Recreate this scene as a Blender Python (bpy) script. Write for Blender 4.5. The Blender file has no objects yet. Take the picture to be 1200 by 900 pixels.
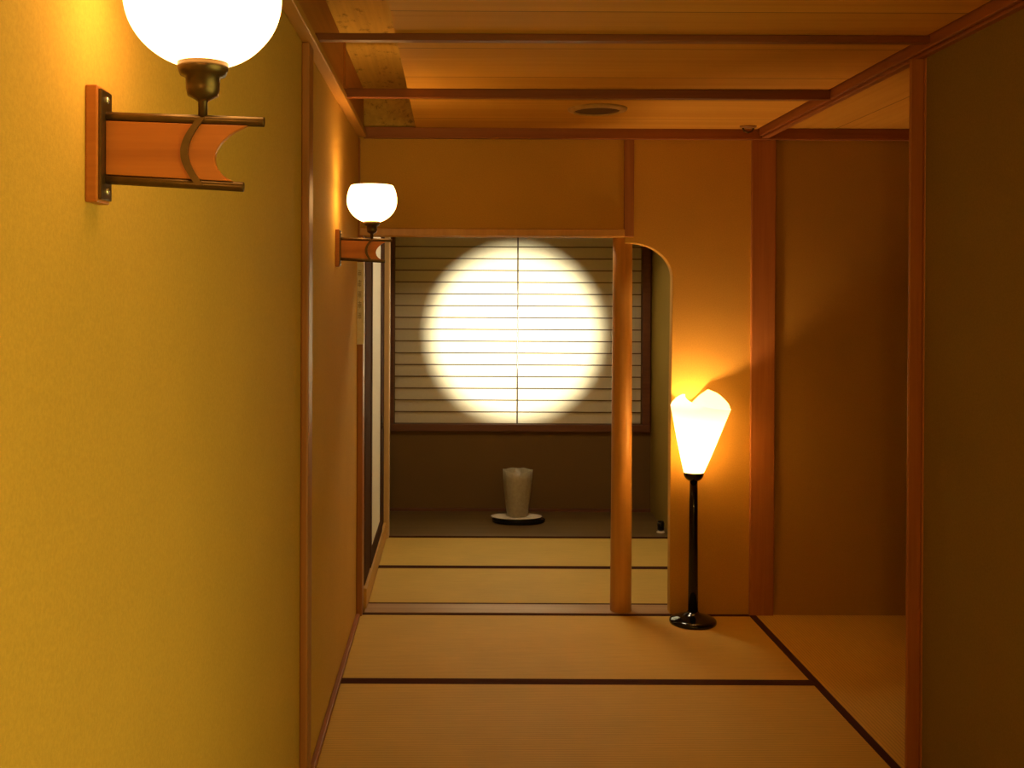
import bpy, bmesh, math, random
from mathutils import Vector, Matrix
random.seed(7)
PI = math.pi
scn = bpy.context.scene
COL = scn.collection

# ------------------------------------------------------------------ materials
def new_mat(name):
    m = bpy.data.materials.new(name); m.use_nodes = True
    nt = m.node_tree; nt.nodes.clear()
    out = nt.nodes.new('ShaderNodeOutputMaterial')
    return m, nt, out

def N(nt, kind, **kw):
    n = nt.nodes.new(kind)
    for k, v in kw.items():
        if k in n.inputs: n.inputs[k].default_value = v
        else: setattr(n, k, v)
    return n

def ramp(nt, fac, stops):
    r = nt.nodes.new('ShaderNodeValToRGB')
    el = r.color_ramp.elements
    while len(el) < len(stops): el.new(0.5)
    for e, (p, c) in zip(el, stops):
        e.position = p; e.color = (*c, 1)
    nt.links.new(fac, r.inputs[0])
    return r.outputs[0]

def mixc(nt, fac, a, b):
    m = nt.nodes.new('ShaderNodeMix'); m.data_type = 'RGBA'
    for s, v in ((0, fac), (6, a), (7, b)):
        if hasattr(v, 'links'): nt.links.new(v, m.inputs[s])
        else: m.inputs[s].default_value = v if s == 0 else (*v, 1)
    return m.outputs[2]

def coords(nt, scale=(1, 1, 1)):
    tc = nt.nodes.new('ShaderNodeTexCoord')
    mp = nt.nodes.new('ShaderNodeMapping')
    mp.inputs['Scale'].default_value = scale
    nt.links.new(tc.outputs['Object'], mp.inputs[0])
    return mp.outputs[0]

def noise(nt, vec, scale, detail=3, rough=0.5):
    n = N(nt, 'ShaderNodeTexNoise', Scale=scale, Detail=detail, Roughness=rough)
    nt.links.new(vec, n.inputs['Vector'])
    return n.outputs['Fac']

def finish(nt, out, color, rough=0.6, bump=None, bstr=0.2, bdist=0.002, metal=0.0, spec=0.4, coat=0.0):
    b = nt.nodes.new('ShaderNodeBsdfPrincipled')
    if hasattr(color, 'links'): nt.links.new(color, b.inputs['Base Color'])
    else: b.inputs['Base Color'].default_value = (*color, 1)
    b.inputs['Roughness'].default_value = rough
    b.inputs['Metallic'].default_value = metal
    b.inputs['Specular IOR Level'].default_value = spec
    b.inputs['Coat Weight'].default_value = coat
    if bump is not None:
        bn = N(nt, 'ShaderNodeBump', Strength=bstr, Distance=bdist)
        nt.links.new(bump, bn.inputs['Height'])
        nt.links.new(bn.outputs[0], b.inputs['Normal'])
    nt.links.new(b.outputs[0], out.inputs[0])
    return b

def plaster(name, c, dark=0.86):
    m, nt, out = new_mat(name)
    v = coords(nt)
    f = noise(nt, v, 190, 4, 0.65)
    g = noise(nt, v, 3.0, 3)
    d = tuple(x*dark for x in c); l = tuple(min(1, x*1.08) for x in c)
    a = ramp(nt, f, [(0.3, d), (0.7, l)])
    bcol = mixc(nt, 0.25, a, ramp(nt, g, [(0.3, d), (0.7, l)]))
    finish(nt, out, bcol, 0.92, noise(nt, v, 420, 3, 0.7), 0.35, 0.0015, spec=0.15)
    return m

def wood(name, dark, light, axis='X', fine=60, rough=0.45, spec=0.4, knots=False, stretch=0.035):
    m, nt, out = new_mat(name)
    sc = {'X': (stretch, 1, 1), 'Y': (1, stretch, 1), 'Z': (1, 1, stretch)}[axis]
    v = coords(nt, sc)
    f = noise(nt, v, fine, 4, 0.6)
    g = noise(nt, v, fine*0.16, 3, 0.5)
    mid = tuple((a+b)/2 for a, b in zip(dark, light))
    a = ramp(nt, f, [(0.32, dark), (0.5, mid), (0.68, light)])
    c = mixc(nt, 0.45, a, ramp(nt, g, [(0.35, dark), (0.65, light)]))
    if knots:
        kv = coords(nt, (1, 0.5, 1))
        k = noise(nt, kv, 26, 5, 0.75)
        c = mixc(nt, ramp(nt, k, [(0.56, (0, 0, 0)), (0.66, (0.75, 0.75, 0.75))]), c, tuple(x*0.4 for x in dark))
    finish(nt, out, c, rough, f, 0.12, 0.001, spec=spec)
    return m

def planks(name, dark, light, axis, width, off=0.0):
    """boards running along `axis`, each board its own tone, thin joint lines between"""
    m, nt, out = new_mat(name)
    tc = nt.nodes.new('ShaderNodeTexCoord')
    sp = nt.nodes.new('ShaderNodeSeparateXYZ'); nt.links.new(tc.outputs['Object'], sp.inputs[0])
    across = sp.outputs['Y' if axis == 'X' else 'X']
    ad = N(nt, 'ShaderNodeMath', operation='ADD'); nt.links.new(across, ad.inputs[0]); ad.inputs[1].default_value = off
    dv = N(nt, 'ShaderNodeMath', operation='DIVIDE'); nt.links.new(ad.outputs[0], dv.inputs[0]); dv.inputs[1].default_value = width
    fl = N(nt, 'ShaderNodeMath', operation='FLOOR'); nt.links.new(dv.outputs[0], fl.inputs[0])
    fr = N(nt, 'ShaderNodeMath', operation='FRACT'); nt.links.new(dv.outputs[0], fr.inputs[0])
    wn = N(nt, 'ShaderNodeTexWhiteNoise', noise_dimensions='1D'); nt.links.new(fl.outputs[0], wn.inputs['W'])
    sc = (0.03, 1, 1) if axis == 'X' else (1, 0.03, 1)
    v = coords(nt, sc)
    va = N(nt, 'ShaderNodeVectorMath', operation='ADD'); nt.links.new(v, va.inputs[0]); nt.links.new(wn.outputs['Color'], va.inputs[1])
    f = noise(nt, va.outputs[0], 45, 4, 0.6)
    g = noise(nt, va.outputs[0], 9, 3, 0.5)
    mid = tuple((a+b)/2 for a, b in zip(dark, light))
    c = ramp(nt, f, [(0.3, dark), (0.5, mid), (0.72, light)])
    c = mixc(nt, 0.5, c, ramp(nt, g, [(0.35, dark), (0.65, light)]))
    tone = ramp(nt, wn.outputs['Value'], [(0, (0.9, 0.9, 0.9)), (1, (1.08, 1.08, 1.08))])
    mu = nt.nodes.new('ShaderNodeMix'); mu.data_type = 'RGBA'; mu.blend_type = 'MULTIPLY'; mu.inputs[0].default_value = 1
    nt.links.new(c, mu.inputs[6]); nt.links.new(tone, mu.inputs[7])
    lt = N(nt, 'ShaderNodeMath', operation='LESS_THAN'); nt.links.new(fr.outputs[0], lt.inputs[0]); lt.inputs[1].default_value = 0.006/width
    c = mixc(nt, lt.outputs[0], mu.outputs[2], tuple(x*0.45 for x in dark))
    finish(nt, out, c, 0.6, f, 0.08, 0.001, spec=0.1)
    return m

def tatami(name, c, axis):
    m, nt, out = new_mat(name)
    v = coords(nt)
    w = N(nt, 'ShaderNodeTexWave', wave_type='BANDS', bands_direction='Y' if axis == 'X' else 'X', Scale=25.0, Distortion=0.6, Detail=1.0)
    nt.links.new(v, w.inputs['Vector'])
    st = coords(nt, (0.05, 1, 1) if axis == 'X' else (1, 0.05, 1))
    f = noise(nt, st, 160, 3, 0.6)
    g = noise(nt, v, 4, 3)
    d = tuple(x*0.74 for x in c); l = tuple(min(1, x*1.14) for x in c)
    a = ramp(nt, w.outputs['Fac'], [(0.1, d), (0.7, l)])
    a = mixc(nt, 0.35, a, ramp(nt, f, [(0.3, d), (0.7, l)]))
    a = mixc(nt, 0.2, a, ramp(nt, g, [(0.3, d), (0.7, l)]))
    finish(nt, out, a, 0.62, w.outputs['Fac'], 0.25, 0.001, spec=0.18)
    return m

def plain(name, c, rough=0.5, metal=0.0, spec=0.4, var=0.1, sc=30, coat=0.0, bstr=0.05):
    m, nt, out = new_mat(name)
    v = coords(nt)
    f = noise(nt, v, sc, 3)
    col = ramp(nt, f, [(0.3, tuple(x*(1-var) for x in c)), (0.7, tuple(min(1, x*(1+var)) for x in c))])
    finish(nt, out, col, rough, f, bstr, 0.001, metal, spec, coat)
    return m

def glow(name, c, strength, base=(0.9, 0.85, 0.75)):
    m, nt, out = new_mat(name)
    b = finish(nt, out, base, 0.35, spec=0.4)
    b.inputs['Emission Color'].default_value = (*c, 1)
    b.inputs['Emission Strength'].default_value = strength
    return m

def paper(name, c, trans=0.6, emit=None, es=0.0):
    m, nt, out = new_mat(name)
    v = coords(nt)
    f = noise(nt, v, 55, 5, 0.7)
    col = ramp(nt, f, [(0.3, tuple(x*0.95 for x in c)), (0.7, c)])
    d = nt.nodes.new('ShaderNodeBsdfDiffuse'); t = nt.nodes.new('ShaderNodeBsdfTranslucent')
    nt.links.new(col, d.inputs[0]); nt.links.new(col, t.inputs[0])
    mx = N(nt, 'ShaderNodeMixShader', Fac=trans)
    nt.links.new(d.outputs[0], mx.inputs[1]); nt.links.new(t.outputs[0], mx.inputs[2])
    last = mx.outputs[0]
    if emit:
        e = nt.nodes.new('ShaderNodeEmission'); e.inputs[0].default_value = (*emit, 1); e.inputs[1].default_value = es
        ad = nt.nodes.new('ShaderNodeAddShader')
        nt.links.new(last, ad.inputs[0]); nt.links.new(e.outputs[0], ad.inputs[1]); last = ad.outputs[0]
    nt.links.new(last, out.inputs[0])
    return m

WARM = (1.0, 0.50, 0.12)
M = dict(
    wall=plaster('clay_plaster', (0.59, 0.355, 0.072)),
    wall_dimmed=plaster('dimmed_clay_plaster', (0.43, 0.26, 0.05)),
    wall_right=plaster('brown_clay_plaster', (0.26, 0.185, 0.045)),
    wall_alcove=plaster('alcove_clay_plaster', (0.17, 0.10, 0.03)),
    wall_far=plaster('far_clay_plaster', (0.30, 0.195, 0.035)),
    ceil=planks('ceiling_boards', (0.56, 0.29, 0.045), (0.70, 0.40, 0.075), 'X', 0.44, 0.14),
    ceil_side=planks('side_ceiling_boards', (0.58, 0.30, 0.05), (0.72, 0.41, 0.08), 'Y', 0.36, 0.0),
    rough_board=wood('rough_board', (0.50, 0.32, 0.07), (0.72, 0.49, 0.10), 'Y', 50, 0.8, 0.2, knots=True),
    woodX=wood('cedar_x', (0.25, 0.082, 0.022), (0.36, 0.135, 0.04), 'X'),
    batten=wood('batten_cedar', (0.16, 0.048, 0.012), (0.25, 0.085, 0.022), 'X'),  # cedar darkened, the shade on the batten faces put into the colour
    woodY=wood('cedar_y', (0.27, 0.09, 0.025), (0.40, 0.15, 0.045), 'Y'),
    woodZ=wood('cedar_z', (0.31, 0.115, 0.03), (0.43, 0.18, 0.052), 'Z'),
    dark_woodX=wood('dark_cedar_x', (0.11, 0.04, 0.02), (0.18, 0.07, 0.03), 'X'),
    dark_woodZ=wood('dark_cedar_z', (0.05, 0.022, 0.012), (0.09, 0.04, 0.018), 'Z', rough=0.85, spec=0.05),
    log=wood('log_wood', (0.52, 0.27, 0.07), (0.66, 0.37, 0.10), 'Z', 45, 0.38, 0.5),
    fascia=wood('fascia_wood', (0.40, 0.15, 0.03), (0.54, 0.22, 0.045), 'Y'),
    lip=wood('moulding_wood', (0.50, 0.26, 0.06), (0.64, 0.36, 0.09), 'Y'),
    sill=wood('sill_wood', (0.34, 0.2, 0.09), (0.5, 0.32, 0.15), 'X'),
    alcove_floor=wood('alcove_board', (0.12, 0.07, 0.022), (0.18, 0.11, 0.034), 'X'),
    tatX=tatami('rush_mat_x', (0.64, 0.43, 0.09), 'X'),
    tatY=tatami('rush_mat_y', (0.64, 0.43, 0.09), 'Y'),
    heri=plain('mat_border_cloth', (0.060, 0.018, 0.009), 0.95, spec=0.1, sc=200),
    sconce_wood=wood('lamp_wood', (0.34, 0.105, 0.018), (0.47, 0.16, 0.03), 'X', 90, 0.4),
    brass=plain('aged_brass', (0.11, 0.07, 0.03), 0.36, 0.85, var=0.15, sc=60),
    screw=plain('bright_screw', (0.8, 0.75, 0.65), 0.25, 0.9),
    globe=glow('lit_opal_glass', (1.0, 0.55, 0.19), 7.8),
    black=plain('black_lacquer', (0.004, 0.004, 0.004), 0.10, 0.0, 0.4, coat=0.15, bstr=0.0),
    shade=paper('lamp_paper', (0.92, 0.78, 0.46), 0.40, (1.0, 0.58, 0.18), 1.8),
    bulb=glow('lit_bulb', (1.0, 0.55, 0.2), 60.0),
    shoji=paper('shoji_paper', (0.86, 0.82, 0.68), 0.5),
    door_paper=plain('door_paper', (0.86, 0.82, 0.68), 0.8, sc=80, var=0.04),
    lattice=wood('lattice_wood', (0.10, 0.055, 0.025), (0.16, 0.09, 0.04), 'X'),
    vase=plain('frosted_vase', (0.36, 0.32, 0.21), 0.35, var=0.1, sc=60),
    plate=plain('pale_glaze', (0.86, 0.78, 0.62), 0.2, var=0.04),
    ring=plain('painted_ring', (0.50, 0.32, 0.10), 0.5),
    hollow=plain('dark_fabric_disc', (0.12, 0.065, 0.03), 0.8, sc=300),
    plaque=plain('weathered_plaque', (0.74, 0.68, 0.54), 0.7, sc=60),
    ink=plain('faded_ink', (0.34, 0.27, 0.18), 0.8),
    fitting=plain('brown_fitting', (0.30, 0.16, 0.06), 0.4),
    edge=wood('pale_edge_wood', (0.55, 0.34, 0.13), (0.68, 0.45, 0.19), 'Z'),
)

# ------------------------------------------------------------------ mesh helpers
def obj(name, bm, mat, parent=None, smooth=False, bevel=0.0, segs=2):
    me = bpy.data.meshes.new(name)
    bmesh.ops.recalc_face_normals(bm, faces=bm.faces[:])
    bm.to_mesh(me); bm.free()
    me.materials.append(mat)
    if smooth:
        for p in me.polygons: p.use_smooth = True
    o = bpy.data.objects.new(name, me); COL.objects.link(o)
    if parent: o.parent = parent
    if bevel:
        b = o.modifiers.new('bevel', 'BEVEL'); b.width = bevel; b.segments = segs; b.limit_method = 'ANGLE'; b.angle_limit = 0.6
    return o

def box(bm, x0, x1, y0, y1, z0, z1):
    vs = [bm.verts.new((x, y, z)) for x in (x0, x1) for y in (y0, y1) for z in (z0, z1)]
    for f in ((0, 1, 3, 2), (4, 6, 7, 5), (0, 4, 5, 1), (2, 3, 7, 6), (0, 2, 6, 4), (1, 5, 7, 3)):
        bm.faces.new([vs[i] for i in f])
    return bm

def bx(*a):
    return box(bmesh.new(), *a)

def lathe(bm, prof, cx=0, cy=0, n=48, sx=1, sy=1, fn=None):
    """prof: (r, z) list; closed at ends when r == 0"""
    rings = []
    for r, z in prof:
        if r <= 1e-6:
            rings.append([bm.verts.new((cx, cy, z))]); continue
        ring = []
        for i in range(n):
            a = 2*PI*i/n
            k = fn(a, r, z) if fn else 1
            ring.append(bm.verts.new((cx+r*k*sx*math.cos(a), cy+r*k*sy*math.sin(a), z)))
        rings.append(ring)
    for A, B in zip(rings, rings[1:]):
        for i in range(n):
            j = (i+1) % n
            if len(A) == 1 and len(B) == 1: continue
            if len(A) == 1: bm.faces.new((A[0], B[i], B[j]))
            elif len(B) == 1: bm.faces.new((A[i], B[0], A[j]))
            else: bm.faces.new((A[i], B[i], B[j], A[j]))
    return bm

def tube(bm, pts, r, n=16):
    pts = [Vector(p) for p in pts]; rings = []
    for i, p in enumerate(pts):
        d = (pts[min(i+1, len(pts)-1)]-pts[max(i-1, 0)]).normalized()
        u = d.cross(Vector((0, 0, 1)))
        if u.length < 1e-3: u = Vector((1, 0, 0))
        u.normalize(); w = d.cross(u)
        rings.append([bm.verts.new(p+r*(math.cos(2*PI*k/n)*u+math.sin(2*PI*k/n)*w)) for k in range(n)])
    for A, B in zip(rings, rings[1:]):
        for k in range(n):
            bm.faces.new((A[k], A[(k+1) % n], B[(k+1) % n], B[k]))
    bm.faces.new(rings[0]); bm.faces.new(rings[-1][::-1])
    return bm

def prism(bm, pts, y0, y1):
    """outline in XZ extruded along Y"""
    A = [bm.verts.new((x, y0, z)) for x, z in pts]; B = [bm.verts.new((x, y1, z)) for x, z in pts]
    n = len(pts)
    bm.faces.new(A); bm.faces.new(B[::-1])
    for i in range(n):
        bm.faces.new((A[i], A[(i+1) % n], B[(i+1) % n], B[i]))
    return bm

def struct(name, bm, mat, parent=None, **kw):
    o = obj(name, bm, mat, parent, **kw)
    if parent is None: o['kind'] = 'structure'
    return o

def tag(o, label, cat, group=None):
    o['label'] = label; o['category'] = cat
    if group: o['group'] = group
    return o

def thing(name, label, cat, loc=(0, 0, 0), group=None):
    o = bpy.data.objects.new(name, None); COL.objects.link(o)
    o.location = loc; o.empty_display_size = 0.1
    return tag(o, label, cat, group)

# ------------------------------------------------------------------ the setting
XL, XR = -0.445, 1.470          # corridor side walls
YB = 5.0                        # partition with the doorway
ZC = 2.295                      # boarded ceiling
XO = 3.3                        # far side of the recess on the right
YR = -3.0                       # corridor end behind the camera
XA = 1.395                      # right side wall of the far room
DY0, DY1 = -0.6, 1.5             # doorway in the right wall, out of view
YA = 7.40                       # alcove back wall

bm = bmesh.new()
box(bm, XL-0.1, XO+0.1, 3.2, 8.0, -0.15, -0.055)
box(bm, XL-0.1, XO+0.1, YR-0.1, 3.2, -0.15, 0.0)
struct('floor', bm, M['sill'])
struct('wall_left', bx(XL-0.1, XL, YR, YB, -0.06, 2.6), M['wall'])
# right wall, with a doorway behind the viewpoint
bm = bmesh.new()
box(bm, XR, XR+0.1, DY1, 3.31, -0.06, 2.6)
box(bm, XR, XR+0.1, YR, DY0, -0.06, 2.6)
box(bm, XR, XR+0.1, DY0, DY1, 1.95, 2.6)
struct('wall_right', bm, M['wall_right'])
struct('wall_rear', bx(XL-0.1, XO+0.1, YR-0.1, YR, -0.06, 2.6), M['wall'])
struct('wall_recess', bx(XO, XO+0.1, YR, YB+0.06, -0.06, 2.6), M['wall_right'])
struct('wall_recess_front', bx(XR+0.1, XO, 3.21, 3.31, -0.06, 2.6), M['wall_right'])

# partition wall with doorway and the small arched opening
pts = [(XL-0.1, 1.785), (0.815, 1.785), (0.815, 1.757), (0.862, 1.757)]
for i in range(1, 17):
    a = PI/2*(1-i/16)
    pts.append((0.846+0.196*math.cos(a), 1.592+0.165*math.sin(a)))
pts += [(1.040, 1.30), (1.036, 0.9), (1.038, -0.06), (1.47, -0.06), (1.47, 2.6), (XL-0.1, 2.6)]
o = struct('wall_back', prism(bmesh.new(), pts, YB, YB+0.06), M['wall'], bevel=0.004)

struct('wall_back_right', bx(1.47, XO+0.1, YB, YB+0.06, -0.06, 2.6), M['wall_dimmed'])  # the wall running on, its dimness and shade put into a darker plaster colour

# ceilings
bm = bmesh.new(); box(bm, -0.175, 1.43, YR, YB, ZC, ZC+0.012)
struct('ceiling', bm, M['ceil'])
bm = bmesh.new(); box(bm, 1.48, XO+0.1, YR, YB, ZC+0.005, ZC+0.02)
struct('ceiling_side', bm, M['ceil_side'])
struct('ceiling_slot', bx(XL-0.1, 0.5, YR, YB, 2.475, 2.5), M['rough_board'])
struct('ceiling_cap', bx(XL-0.2, XO+0.2, YR-0.1, 8.9, 2.6, 2.65), M['rough_board'])
# rough board closing the slot above the partition moulding
struct('wall_slot', bx(-0.42, 0.4, YB-0.006, YB, 2.29, 2.475), M['rough_board'])

# trims of the corridor
bm = bmesh.new()
box(bm, XL, -0.42, YR, YB-0.05, 2.272, 2.475)
box(bm, -0.421, -0.412, 4.045, 4.06, 2.272, 2.475)
struct('trim_1', bm, M['fascia'], bevel=0.003)
struct('trim_11', bx(XL, -0.405, YR, YB-0.05, 2.246, 2.272), M['lip'], bevel=0.003)  # paler wood, so the lamp glow along the lip sits in its colour
struct('trim_2', bx(-0.42, 1.445, 3.19, 3.225, 2.274, ZC), M['batten'], bevel=0.003)
struct('trim_3', bx(-0.42, 1.445, 4.035, 4.065, 2.260, ZC), M['batten'], bevel=0.003)
bm = bmesh.new()
box(bm, -0.42, XO, YB-0.03, YB, 2.252, ZC+0.004)
box(bm, -0.42, XO, YB-0.034, YB, 2.246, 2.254)
struct('trim_4', bm, M['woodX'], bevel=0.002)
bm = bmesh.new()
box(bm, 1.438, 1.492, YR, YB-0.035, 2.262, ZC+0.02)
box(bm, 1.450, 1.480, YR, YB-0.035, 2.250, 2.262)
struct('trim_5', bm, M['woodY'], bevel=0.003)
# doorway lintel
struct('trim_6', bx(XL, 0.812, YB-0.02, YB+0.10, 1.787, 1.823), M['log'], bevel=0.004)
bm = bx(-0.41, 1.04, YB, YB+0.06, -0.055, 0.004); box(bm, -0.41, XA, YB+0.06, YB+0.14, -0.055, 0.004)
struct('trim_7', bm, M['sill'])
struct('baseboard_left', bx(XL, -0.427, YR, YB-0.06, -0.055, 0.016), M['woodY'], bevel=0.003)
# batten standing on the left wall
bm = bx(XL, -0.421, 3.10, 3.19, -0.055, 2.246)
struct('trim_8', bm, M['woodZ'], bevel=0.005)

# far room and its alcove
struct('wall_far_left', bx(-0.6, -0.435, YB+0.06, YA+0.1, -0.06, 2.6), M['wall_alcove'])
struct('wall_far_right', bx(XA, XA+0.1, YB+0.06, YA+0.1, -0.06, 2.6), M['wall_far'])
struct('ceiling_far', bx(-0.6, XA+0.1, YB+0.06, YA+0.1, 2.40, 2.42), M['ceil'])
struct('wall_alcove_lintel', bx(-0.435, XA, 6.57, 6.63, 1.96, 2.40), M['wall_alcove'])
# alcove back wall around the window opening, and the outer wall with the round window
WX0, WX1, WZ0, WZ1 = -0.405, 1.330, 0.6115, 1.935
bm = bmesh.new()
box(bm, -0.6, XA+0.1, YA, YA+0.08, -0.06, WZ0-0.05)
box(bm, -0.6, XA+0.1, YA, YA+0.08, WZ1+0.05, 2.6)
box(bm, -0.6, WX0-0.055, YA, YA+0.08, WZ0-0.05, WZ1+0.05)
box(bm, WX1+0.055, XA+0.1, YA, YA+0.08, WZ0-0.05, WZ1+0.05)
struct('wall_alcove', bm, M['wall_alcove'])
CX, CZ, CR = 0.441, 1.240, 0.505
YO = 7.66
bm = bmesh.new()
n = 96
inner = [[bm.verts.new((CX+CR*math.cos(2*PI*i/n), y, CZ+CR*math.sin(2*PI*i/n))) for i in range(n)] for y in (YO, YO+0.05)]
outer = []
for y in (YO, YO+0.05):
    ring = []
    for i in range(n):
        c, s = math.cos(2*PI*i/n), math.sin(2*PI*i/n)
        k = 1.34/max(abs(c), abs(s))
        ring.append(bm.verts.new((CX+k*c, y, CZ+k*s)))
    outer.append(ring)
for i in range(n):
    j = (i+1) % n
    bm.faces.new((inner[0][i], inner[0][j], outer[0][j], outer[0][i]))
    bm.faces.new((inner[1][i], outer[1][i], outer[1][j], inner[1][j]))
    bm.faces.new((inner[0][i], inner[1][i], inner[1][j], inner[0][j]))
    bm.faces.new((outer[0][i], outer[0][j], outer[1][j], outer[1][i]))
struct('wall_outer', bm, M['wall_alcove'])
# fixed window frame
bm = bmesh.new()
box(bm, WX0-0.055, WX1+0.055, YA-0.03, YA+0.07, WZ0-0.05, WZ0)
box(bm, WX0-0.055, WX1+0.055, YA-0.03, YA+0.07, WZ1, WZ1+0.05)
box(bm, WX0-0.055, WX0, YA-0.03, YA+0.07, WZ0, WZ1)
box(bm, WX1, WX1+0.055, YA-0.03, YA+0.07, WZ0, WZ1)
struct('window_1', bm, M['dark_woodX'], bevel=0.003)
struct('trim_9', bx(-0.405, XA, 6.575, 6.605, -0.055, 0.004), M['heri'])
struct('floor_alcove', bx(-0.435, XA, 6.605, YA, -0.055, 0.0), M['alcove_floor'])
struct('baseboard_back', bx(-0.435, XA, YA-0.012, YA, 0.0, 0.02), M['dark_woodX'])
# raised threshold board under the sliding door on the left
struct('baseboard_far_left', bx(-0.435, -0.405, YB+0.06, 6.54, -0.055, 0.10), M['lip'], bevel=0.003)
# post at the alcove corner
struct('trim_10', bx(-0.435, -0.388, 6.54, 6.64, -0.055, 2.40), M['edge'], bevel=0.006)

# ------------------------------------------------------------------ posts
pil = thing('log_pillar', 'round polished log pillar between the doorway and the small arched opening', 'pillar', (0.813, 5.052, 0))
bm = bmesh.new()
prof = [(0, -0.055), (0.0505, -0.055), (0.0505, 0.1), (0.0495, 0.5), (0.0478, 1.0), (0.0465, 1.5), (0.0465, 1.787), (0, 1.787)]
lathe(bm, prof, n=40, fn=lambda a, r, z: 1+0.012*math.sin(3*a+2.2*z)+0.01*math.sin(5*z+a))
obj('log_shaft', bm, M['log'], pil, smooth=True)
obj('upper_post', bx(-0.004, 0.043, -0.064, -0.01, 1.787, 2.246), M['woodZ'], pil, bevel=0.004)
p = obj('square_pillar', bx(1.411, 1.526, YB-0.016, YB+0.06, -0.055, 2.246), M['woodZ'], bevel=0.004)
tag(p, 'broad flat reddish-brown wooden pillar in the back wall right of the floor lamp', 'pillar')
bm = bmesh.new(); box(bm, 1.426, 1.470, 3.298, 3.310, 0, 2.25); box(bm, 1.466, 1.478, 3.285, 3.298, 0, 2.25)
p = obj('corner_post', bm, M['woodZ'], bevel=0.004)
tag(p, 'slim wooden post ending the dark wall at the right', 'post')
bm = bx(XL, -0.418, YB-0.05, YB+0.06, -0.055, 1.787); box(bm, XL, -0.437, YB-0.03, YB, 1.78, 2.246)
p = obj('door_jamb', bm, M['woodZ'], bevel=0.004)
tag(p, 'narrow wooden jamb at the left of the doorway behind the second wall lamp', 'post')

# ------------------------------------------------------------------ tatami mats
def mat_(label, x0, x1, y0, y1, axis, b0=0.029, b1=0.029):
    t = thing('tatami_mat', label, 'mat', ((x0+x1)/2, (y0+y1)/2, -0.055), 'tatami mats on the floor')
    hx, hy = (x1-x0)/2, (y1-y0)/2
    obj('rush_cover', bx(-hx, hx, -hy, hy, 0, 0.055), M['tat'+axis], t, bevel=0.003)
    for s, b in ((-1, b0), (1, b1)):
        if b <= 0: continue
        if axis == 'X':
            a, c = sorted((s*hy, s*(hy-b))); bm = bx(-hx, hx, a-0.0005*(s < 0), c+0.0005*(s > 0), 0.01, 0.0562)
        else:
            a, c = sorted((s*hx, s*(hx-b))); bm = bx(a-0.0005*(s < 0), c+0.0005*(s > 0), -hy, hy, 0.01, 0.0562)
        obj('cloth_border', bm, M['heri'], t, bevel=0.001)
    return t
mat_('nearest tatami mat of the corridor, lying along the bottom of the picture', -0.427, 1.411, 3.202, 4.113, 'X')
mat_('tatami mat with the black floor lamp on it, in front of the doorway sill', -0.427, 1.411, 4.115, YB-0.001, 'X')
mat_('tatami mat in the right recess, turned lengthwise beside the slim post', 1.413, 2.33, 3.315, YB-0.001, 'Y')
mat_('tatami mat in the far room just behind the doorway sill', -0.404, XA-0.001, YB+0.142, 5.858, 'X')
mat_('tatami mat in the far room against the dark alcove edge', -0.404, XA-0.001, 5.860, 6.573, 'X', b1=0.0)

# ------------------------------------------------------------------ shoji screens in the alcove window
mid = 0.459
def shoji(label, x0, x1, y):
    t = thing('shoji_screen', label, 'screen', ((x0+x1)/2, y, WZ0), 'paper shoji screens of the alcove window')
    h = (x1-x0)/2; H = WZ1-WZ0
    obj('paper', bx(-h+0.002, h-0.002, 0.006, 0.0068, 0.002, H-0.002), M['shoji'], t)
    bm = bmesh.new()
    for k in range(1, 16):
        z = k*H/16
        box(bm, -h+0.003, h-0.003, -0.006, 0.0055, z-0.0035, z+0.0035)
    obj('lattice', bm, M['lattice'], t)
    bm = bmesh.new()
    box(bm, -h, h, -0.008, 0.008, 0, 0.004); box(bm, -h, h, -0.008, 0.008, H-0.012, H)
    box(bm, -h, -h+0.004, -0.008, 0.008, 0, H); box(bm, h-0.004, h, -0.008, 0.008, 0, H)
    obj('screen_frame', bm, M['lattice'], t)
shoji('left paper shoji screen showing the left half of the glowing disc', WX0+0.001, mid-0.0005, YA+0.01)
shoji('right paper shoji screen running on behind the log pillar', mid+0.0005, WX1-0.001, YA+0.01)

# ------------------------------------------------------------------ sliding door of the far room (left)
d = thing('door_1', 'white papered sliding door in a dark frame on the far room left wall', 'door', (-0.427, 5.10, 0.10))
del d['label'], d['category']; d['kind'] = 'structure'
bm = bmesh.new()
H = 1.80
box(bm, -0.008, 0.010, 0.0, 0.335, 0, H)          # the neighbouring door's dark edge
box(bm, -0.008, 0.014, 0.335, 0.40, 0, H)
box(bm, -0.008, 0.014, 1.08, 1.20, 0, H)
box(bm, -0.008, 0.008, 1.20, 1.43, 0, H)
box(bm, -0.008, 0.014, 0.40, 1.08, 0, 0.085)
box(bm, -0.008, 0.014, 0.40, 1.08, H-0.05, H)
obj('door_frame', bm, M['dark_woodZ'], d, bevel=0.003)
obj('door_paper', bx(-0.006, 0.008, 0.40, 1.08, 0.085, H-0.05), M['door_paper'], d)
obj('finger_pull', bx(0.014, 0.020, 1.10, 1.13, 0.62, 0.70), M['black'], d, bevel=0.002)

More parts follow.
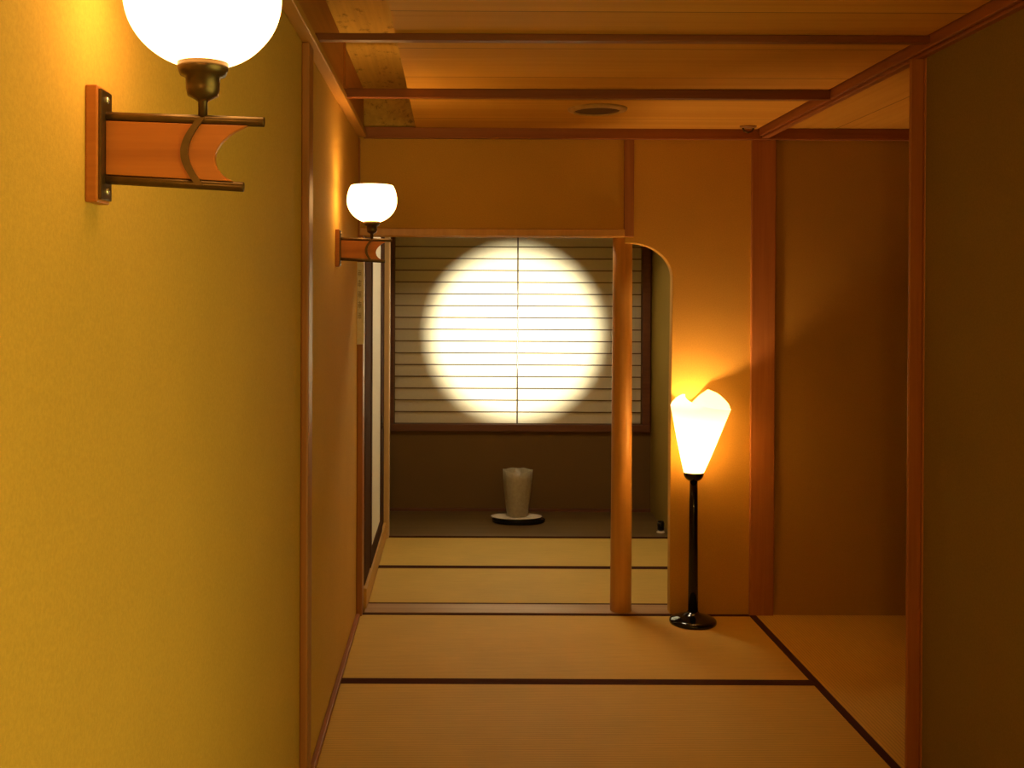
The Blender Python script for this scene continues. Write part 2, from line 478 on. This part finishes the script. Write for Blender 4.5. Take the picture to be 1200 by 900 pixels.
# ------------------------------------------------------------------ nameplate by the doorway
t = thing('nameplate', 'narrow upright grey wooden nameplate hanging below the second wall lamp', 'sign', (-0.432, YB-0.052, 1.276))
obj('board', bx(-0.021, 0.019, -0.014, 0, 0, 0.385), M['plaque'], t, bevel=0.002)
for k in range(5):                    # a column of small brushed characters, too faint to read
    z = 0.345-k*0.050
    rr = random.Random(k+3); bm = bmesh.new()
    box(bm, -0.001, 0.001, -0.0144, -0.0138, z-0.026, z+0.002)
    box(bm, -0.008, 0.008, -0.0146, -0.0138, z, z+0.0025)
    if k % 2: box(bm, -0.0015, 0.001, -0.0146, -0.0138, z-0.026, z+0.007)
    box(bm, -0.007, 0.004+0.003*rr.random(), -0.0146, -0.0138, z-0.010-0.003*rr.random(), z-0.008)
    box(bm, -0.008, -0.0055, -0.0146, -0.0138, z-0.024, z-0.006)
    box(bm, 0.004, 0.0065, -0.0146, -0.0138, z-0.022-0.004*rr.random(), z-0.002)
    box(bm, -0.006, 0.006, -0.0146, -0.0138, z-0.019, z-0.017)
    obj('written_character', bm, M['ink'], t)

obj('backing_edge', bx(-0.026, -0.021, -0.012, 0, -0.004, 0.39), M['dark_woodZ'], t)

# ------------------------------------------------------------------ wall lamps
def wall_lamp(label, loc):
    t = thing('wall_lamp', label, 'lamp', loc, 'wall lamps on the left wall')
    obj('wooden_plate', bx(0, 0.015, -0.001, 0.046, -0.071, 0.071), M['sconce_wood'], t, bevel=0.002)
    mp = obj('metal_plate', bx(0.015, 0.019, 0.003, 0.042, -0.067, 0.067), M['brass'], t, bevel=0.001)
    for z in (0.056, -0.056):
        bm = bmesh.new()
        lathe(bm, [(0, 0), (0.0045, 0), (0.004, 0.0016), (0.0022, 0.0026), (0, 0.003)], n=14)
        bmesh.ops.rotate(bm, verts=bm.verts[:], cent=(0, 0, 0), matrix=Matrix.Rotation(PI/2, 3, 'Y'))
        bmesh.ops.translate(bm, verts=bm.verts[:], vec=(0.019, 0.0225, z))
        obj('screw', bm, M['screw'], mp, smooth=True)
    yc = 0.0225
    up = lambda x: 0.036-0.030*(x-0.019)
    lo = lambda x: -0.041-0.052*(x-0.019)
    for f, L in ((up, 0.213), (lo, 0.188)):
        bm = bmesh.new(); tube(bm, [(0.017, yc, f(0.017)), (L, yc, f(L))], 0.0061, 18)
        obj('rod', bm, M['brass'], t, smooth=True, bevel=0.001)
    # wooden board with the concave bite at its free end
    pts = [(0.019, lo(0.019)+0.0056), (0.176, lo(0.176)+0.0056)]
    z0, z1 = lo(0.176)+0.007, up(0.193)-0.0075
    for i in range(15):
        u = (i+0.5)/15
        bite = math.sin(PI*u)**0.6
        pts.append((0.176+(0.193-0.176)*u-0.031*bite, z0+(z1-z0)*u))
    pts += [(0.193, up(0.193)-0.0056), (0.019, up(0.019)-0.0056)]
    bm = bmesh.new(); prism(bm, pts, yc-0.005, yc+0.005)
    obj('arm_board', bm, M['sconce_wood'], t, bevel=0.001)
    # curved brass strap on both faces of the board
    bm = bmesh.new()
    out_, inn = [], []
    for i in range(21):
        u = i/20
        z = up(0.137)+0.002+(lo(0.13)-up(0.137)-0.004)*u
        x = 0.137-0.020*math.sin(PI*u)-0.002*u
        wd = 0.0048
        out_.append((x-wd, z)); inn.append((x+wd, z))
    for ya, yb in ((yc-0.008, yc-0.0045), (yc+0.0045, yc+0.008)):
        prism(bm, out_+inn[::-1], ya, yb)
    obj('strap', bm, M['brass'], t)
    bm = bmesh.new()
    lathe(bm, [(0, 0.034), (0.0058, 0.034), (0.0058, 0.054), (0.009, 0.057), (0.0185, 0.062), (0.0205, 0.070), (0.021, 0.085),
               (0.0275, 0.087), (0.0305, 0.094), (0.031, 0.102), (0.028, 0.102), (0.027, 0.094), (0, 0.09)], 0.137, yc, 36)
    obj('lamp_socket', bm, M['brass'], t, smooth=True)
    R = 0.0955; zc = 0.182
    prof = []
    a0, a1 = -math.asin(0.93), math.asin(0.60)
    for i in range(33):
        a = a0+(a1-a0)*i/32
        prof.append((R*math.cos(a), zc+0.9*R*math.sin(a)) if a < 0 else (R*math.cos(a)**0.8, zc+R*math.sin(a)))
    bm = bmesh.new()
    rin = [(r-0.003, z+(0.002 if k == 0 else 0)) for k, (r, z) in enumerate(prof)]
    prof = [(0, prof[0][1])]+prof+rin[::-1]+[(0, rin[0][1]+0.001)]
    lathe(bm, prof, 0.137, yc, 80, fn=lambda a, r, z: 1-0.022*(1-abs(math.cos(4*a)))**2)
    obj('globe_shade', bm, M['globe'], t, smooth=True)
    return t
wl = wall_lamp('nearest brass and wood wall lamp with round glowing globe cut by the top edge', (XL, 1.279, 1.684))
def dup(root, loc, label):
    r = root.copy(); COL.objects.link(r); r.location = loc; r['label'] = label
    for ch in root.children:
        c = ch.copy(); COL.objects.link(c); c.parent = r
        for g in ch.children:
            k = g.copy(); COL.objects.link(k); k.parent = c
    return r
dup(wl, (XL, 4.01, 1.684), 'farther small wall lamp with lobed open-topped glowing globe beside the doorway')

# ------------------------------------------------------------------ floor lamp
LX, LY = 1.117, 4.868
t = thing('floor_lamp', 'black floor lamp with rolled paper cone shade standing by the arched opening', 'lamp', (LX, LY, 0))
bm = bmesh.new()
lathe(bm, [(0, 0), (0.105, 0), (0.108, 0.006), (0.106, 0.016), (0.098, 0.022), (0.085, 0.027), (0.060, 0.036), (0.032, 0.046), (0.024, 0.056), (0, 0.056)], n=64)
obj('base', bm, M['black'], t, smooth=True)
bm = bmesh.new()
lathe(bm, [(0, 0.05), (0.0235, 0.05), (0.0215, 0.25), (0.0195, 0.50), (0.018, 0.668), (0, 0.668)], n=32)
o = obj('pole', bm, M['black'], t, smooth=True)
bm = bmesh.new()
lathe(bm, [(0, 0.655), (0.02, 0.656), (0.034, 0.664), (0.043, 0.677), (0.048, 0.697), (0.045, 0.697), (0.040, 0.682), (0, 0.674)], n=40)
obj('shade_holder', bm, M['black'], t, smooth=True)
rim = [(0, 0.990), (25, 1.020), (50, 1.055), (68, 1.070), (82, 1.045), (97, 1.005), (130, 0.985), (158, 1.030), (182, 1.058), (200, 1.060), (235, 1.030), (270, 1.008), (315, 0.992), (360, 0.990)]
def rimz(deg):
    for (a, z), (b, w) in zip(rim, rim[1:]):
        if a <= deg <= b: return z+(w-z)*(deg-a)/(b-a)
bm = bmesh.new()
n, m_ = 120, 26
z0 = 0.690
grid = []
for i in range(n):
    deg = 360*i/n; a = math.radians(deg); zt = rimz(deg); col = []
    for k in range(m_+1):
        z = z0+(zt-z0)*k/m_
        u = (z-z0)/0.31
        r = 0.043+0.095*u**0.95
        if u > 1.0: r -= 0.9*(u-1.0)**1.6*(1 if 120 < deg < 260 else 0.25)
        cx = 0.032*u
        col.append(bm.verts.new((cx+r*math.cos(a), r*(0.86 if math.sin(a) > 0 else 0.95)*math.sin(a), z)))
    grid.append(col)
for i in range(n):
    A, B = grid[i], grid[(i+1) % n]
    for k in range(m_):
        bm.faces.new((A[k], B[k], B[k+1], A[k+1]))
o = obj('paper_shade', bm, M['shade'], t, smooth=True)
bm = bmesh.new()
lathe(bm, [(0, 0.674), (0.013, 0.674), (0.014, 0.70), (0.022, 0.73), (0.028, 0.76), (0.026, 0.785), (0.015, 0.805), (0, 0.81)], n=24)
obj('bulb', bm, M['bulb'], t, smooth=True)

# ------------------------------------------------------------------ things in the alcove
VX, VY = 0.440, 7.035
bm = bmesh.new()
lathe(bm, [(0, 0), (0.165, 0), (0.176, 0.006), (0.178, 0.022), (0.172, 0.026), (0, 0.026)], n=64, sy=0.62)
o = obj('lacquer_stand', bm, M['black'], smooth=False); o.location = (VX+0.008, VY, 0)
tag(o, 'flat black oval stand on the alcove floor below the pale plate', 'stand')
bm = bmesh.new()
lathe(bm, [(0, 0), (0.10, 0), (0.105, 0.003), (0.165, 0.011), (0.171, 0.016), (0.165, 0.0165), (0.10, 0.0155), (0, 0.0155)], n=64, sy=0.58)
o = obj('oval_plate', bm, M['plate'], smooth=True); o.location = (VX-0.006, VY, 0.026)
tag(o, 'pale oval plate under the frosted vase in the alcove', 'plate')
vz = 0.026+0.0165
v = thing('frosted_vase', 'pale frosted tapering vase with an uneven rim standing in the dark alcove', 'vase', (VX, VY, vz))
bm = bmesh.new()
prof = [(0, 0), (0.066, 0), (0.070, 0.006), (0.076, 0.05), (0.083, 0.11), (0.091, 0.18), (0.097, 0.25), (0.100, 0.305), (0.096, 0.305), (0.092, 0.25), (0.086, 0.18), (0.078, 0.11), (0.066, 0.02), (0, 0.016)]
lathe(bm, prof, n=96, fn=lambda a, r, z: 1+0.012*math.sin(12*a)*(z/0.3)+0.02*math.sin(5*a+1)*(z/0.3)**3)
for q in bm.verts:
    if q.co.z > 0.29: q.co.z += 0.0025*math.sin(7*math.atan2(q.co.y, q.co.x)+0.6)
obj('vase_body', bm, M['vase'], v, smooth=True)
c = thing('incense_cup', 'tiny dark cup on a pale foot in the right corner of the alcove', 'cup', (1.338, 6.74, 0))
bm = bmesh.new(); lathe(bm, [(0, 0), (0.026, 0), (0.028, 0.006), (0.018, 0.012), (0, 0.012)], n=24)
obj('foot', bm, M['plate'], c, smooth=True)
bm = bmesh.new(); lathe(bm, [(0, 0.012), (0.016, 0.012), (0.022, 0.025), (0.023, 0.06), (0.019, 0.072), (0.016, 0.066), (0, 0.05)], n=24)
obj('cup_body', bm, M['black'], c, smooth=True)

# ------------------------------------------------------------------ ceiling fittings
t = thing('ceiling_downlight', 'round unlit ceiling fitting with a dark centre in the boarded ceiling', 'light', (0.608, 4.455, ZC))
bm = bmesh.new()
lathe(bm, [(0.094, 0.0), (0.125, 0.0), (0.123, -0.007), (0.108, -0.012), (0.098, -0.014), (0.094, -0.011), (0.094, 0.0)], n=64)
obj('trim_ring', bm, M['ring'], t, smooth=True)
bm = bmesh.new(); lathe(bm, [(0, -0.012), (0.06, -0.011), (0.0945, -0.008), (0.0945, -0.002), (0, -0.002)], n=48)
obj('dark_disc', bm, M['hollow'], t, smooth=True)
t = thing('ceiling_bracket', 'tiny brown bracket under the ceiling above the square pillar', 'bracket', (1.362, 4.88, ZC))
bm = bmesh.new(); lathe(bm, [(0, 0), (0.040, 0), (0.038, -0.006), (0.028, -0.010), (0, -0.011)], n=32, sy=0.6)
obj('bracket_plate', bm, M['fitting'], t, smooth=True)
bm = bmesh.new(); tube(bm, [(-0.026, 0, -0.008), (-0.018, 0, -0.024), (0, 0, -0.030), (0.018, 0, -0.024), (0.026, 0, -0.008)], 0.0045, 10)
obj('bracket_loop', bm, M['brass'], t, smooth=True)

# ------------------------------------------------------------------ lights
def light(name, kind, loc, energy, color, rot=(0, 0, 0), **kw):
    l = bpy.data.lights.new(name, kind); l.energy = energy; l.color = color
    for k, v in kw.items(): setattr(l, k, v)
    o = bpy.data.objects.new(name, l); COL.objects.link(o); o.location = loc; o.rotation_euler = rot
    return o
# the next wall lamp of the row, behind the viewpoint
light('sconce_light', 'POINT', (XL+0.145, -1.45, 1.855), 46, (1.0, 0.53, 0.12), shadow_soft_size=0.095)
# bulb of the floor lamp
light('bulb_light', 'POINT', (LX, LY, 0.85), 24.0, (1.0, 0.54, 0.22), shadow_soft_size=0.03)
# light of the neighbouring room coming through the doorway in the right wall
light('doorway_light', 'AREA', (XR+0.12, (DY0+DY1)/2, 1.0), 34, (1.0, 0.92, 0.24), (0, PI/2, 0), shape='RECTANGLE', size=1.8, size_y=DY1-DY0)
# ceiling lamp of the far room
light('far_room_light', 'AREA', (0.5, 5.75, 2.38), 14, (1.0, 0.78, 0.50), (0, 0, 0), shape='DISK', size=0.4)
# daylight lamp behind the round window
light('round_window_light', 'AREA', (CX, YO+1.25, CZ), 300, (1.0, 0.94, 0.78), (-PI/2, 0, 0), shape='DISK', size=0.85)

w = bpy.data.worlds.new('world'); scn.world = w; w.use_nodes = True
w.node_tree.nodes['Background'].inputs[0].default_value = (1.0, 0.6, 0.25, 1)
w.node_tree.nodes['Background'].inputs[1].default_value = 0.0

# ------------------------------------------------------------------ camera
F = 1238.0
pitch = math.radians(0.35)
cam = bpy.data.cameras.new('camera'); co = bpy.data.objects.new('camera', cam); COL.objects.link(co)
cam.sensor_fit = 'HORIZONTAL'; cam.sensor_width = 36; cam.lens = 36*F/1200
cam.shift_x = 70/1200; cam.shift_y = -(102-F*math.tan(pitch))/1200
cam.clip_start = 0.02
co.matrix_world = Matrix.Translation((0, 0, 1.5)) @ Matrix.Rotation(PI/2-pitch, 4, 'X') @ Matrix.Rotation(math.radians(0.25), 4, 'Z')
scn.camera = co
scn.view_settings.view_transform = 'Standard'
scn.view_settings.look = 'None'
scn.view_settings.exposure = 0.0
scn.view_settings.gamma = 1.0
scn.view_settings.use_curve_mapping = False
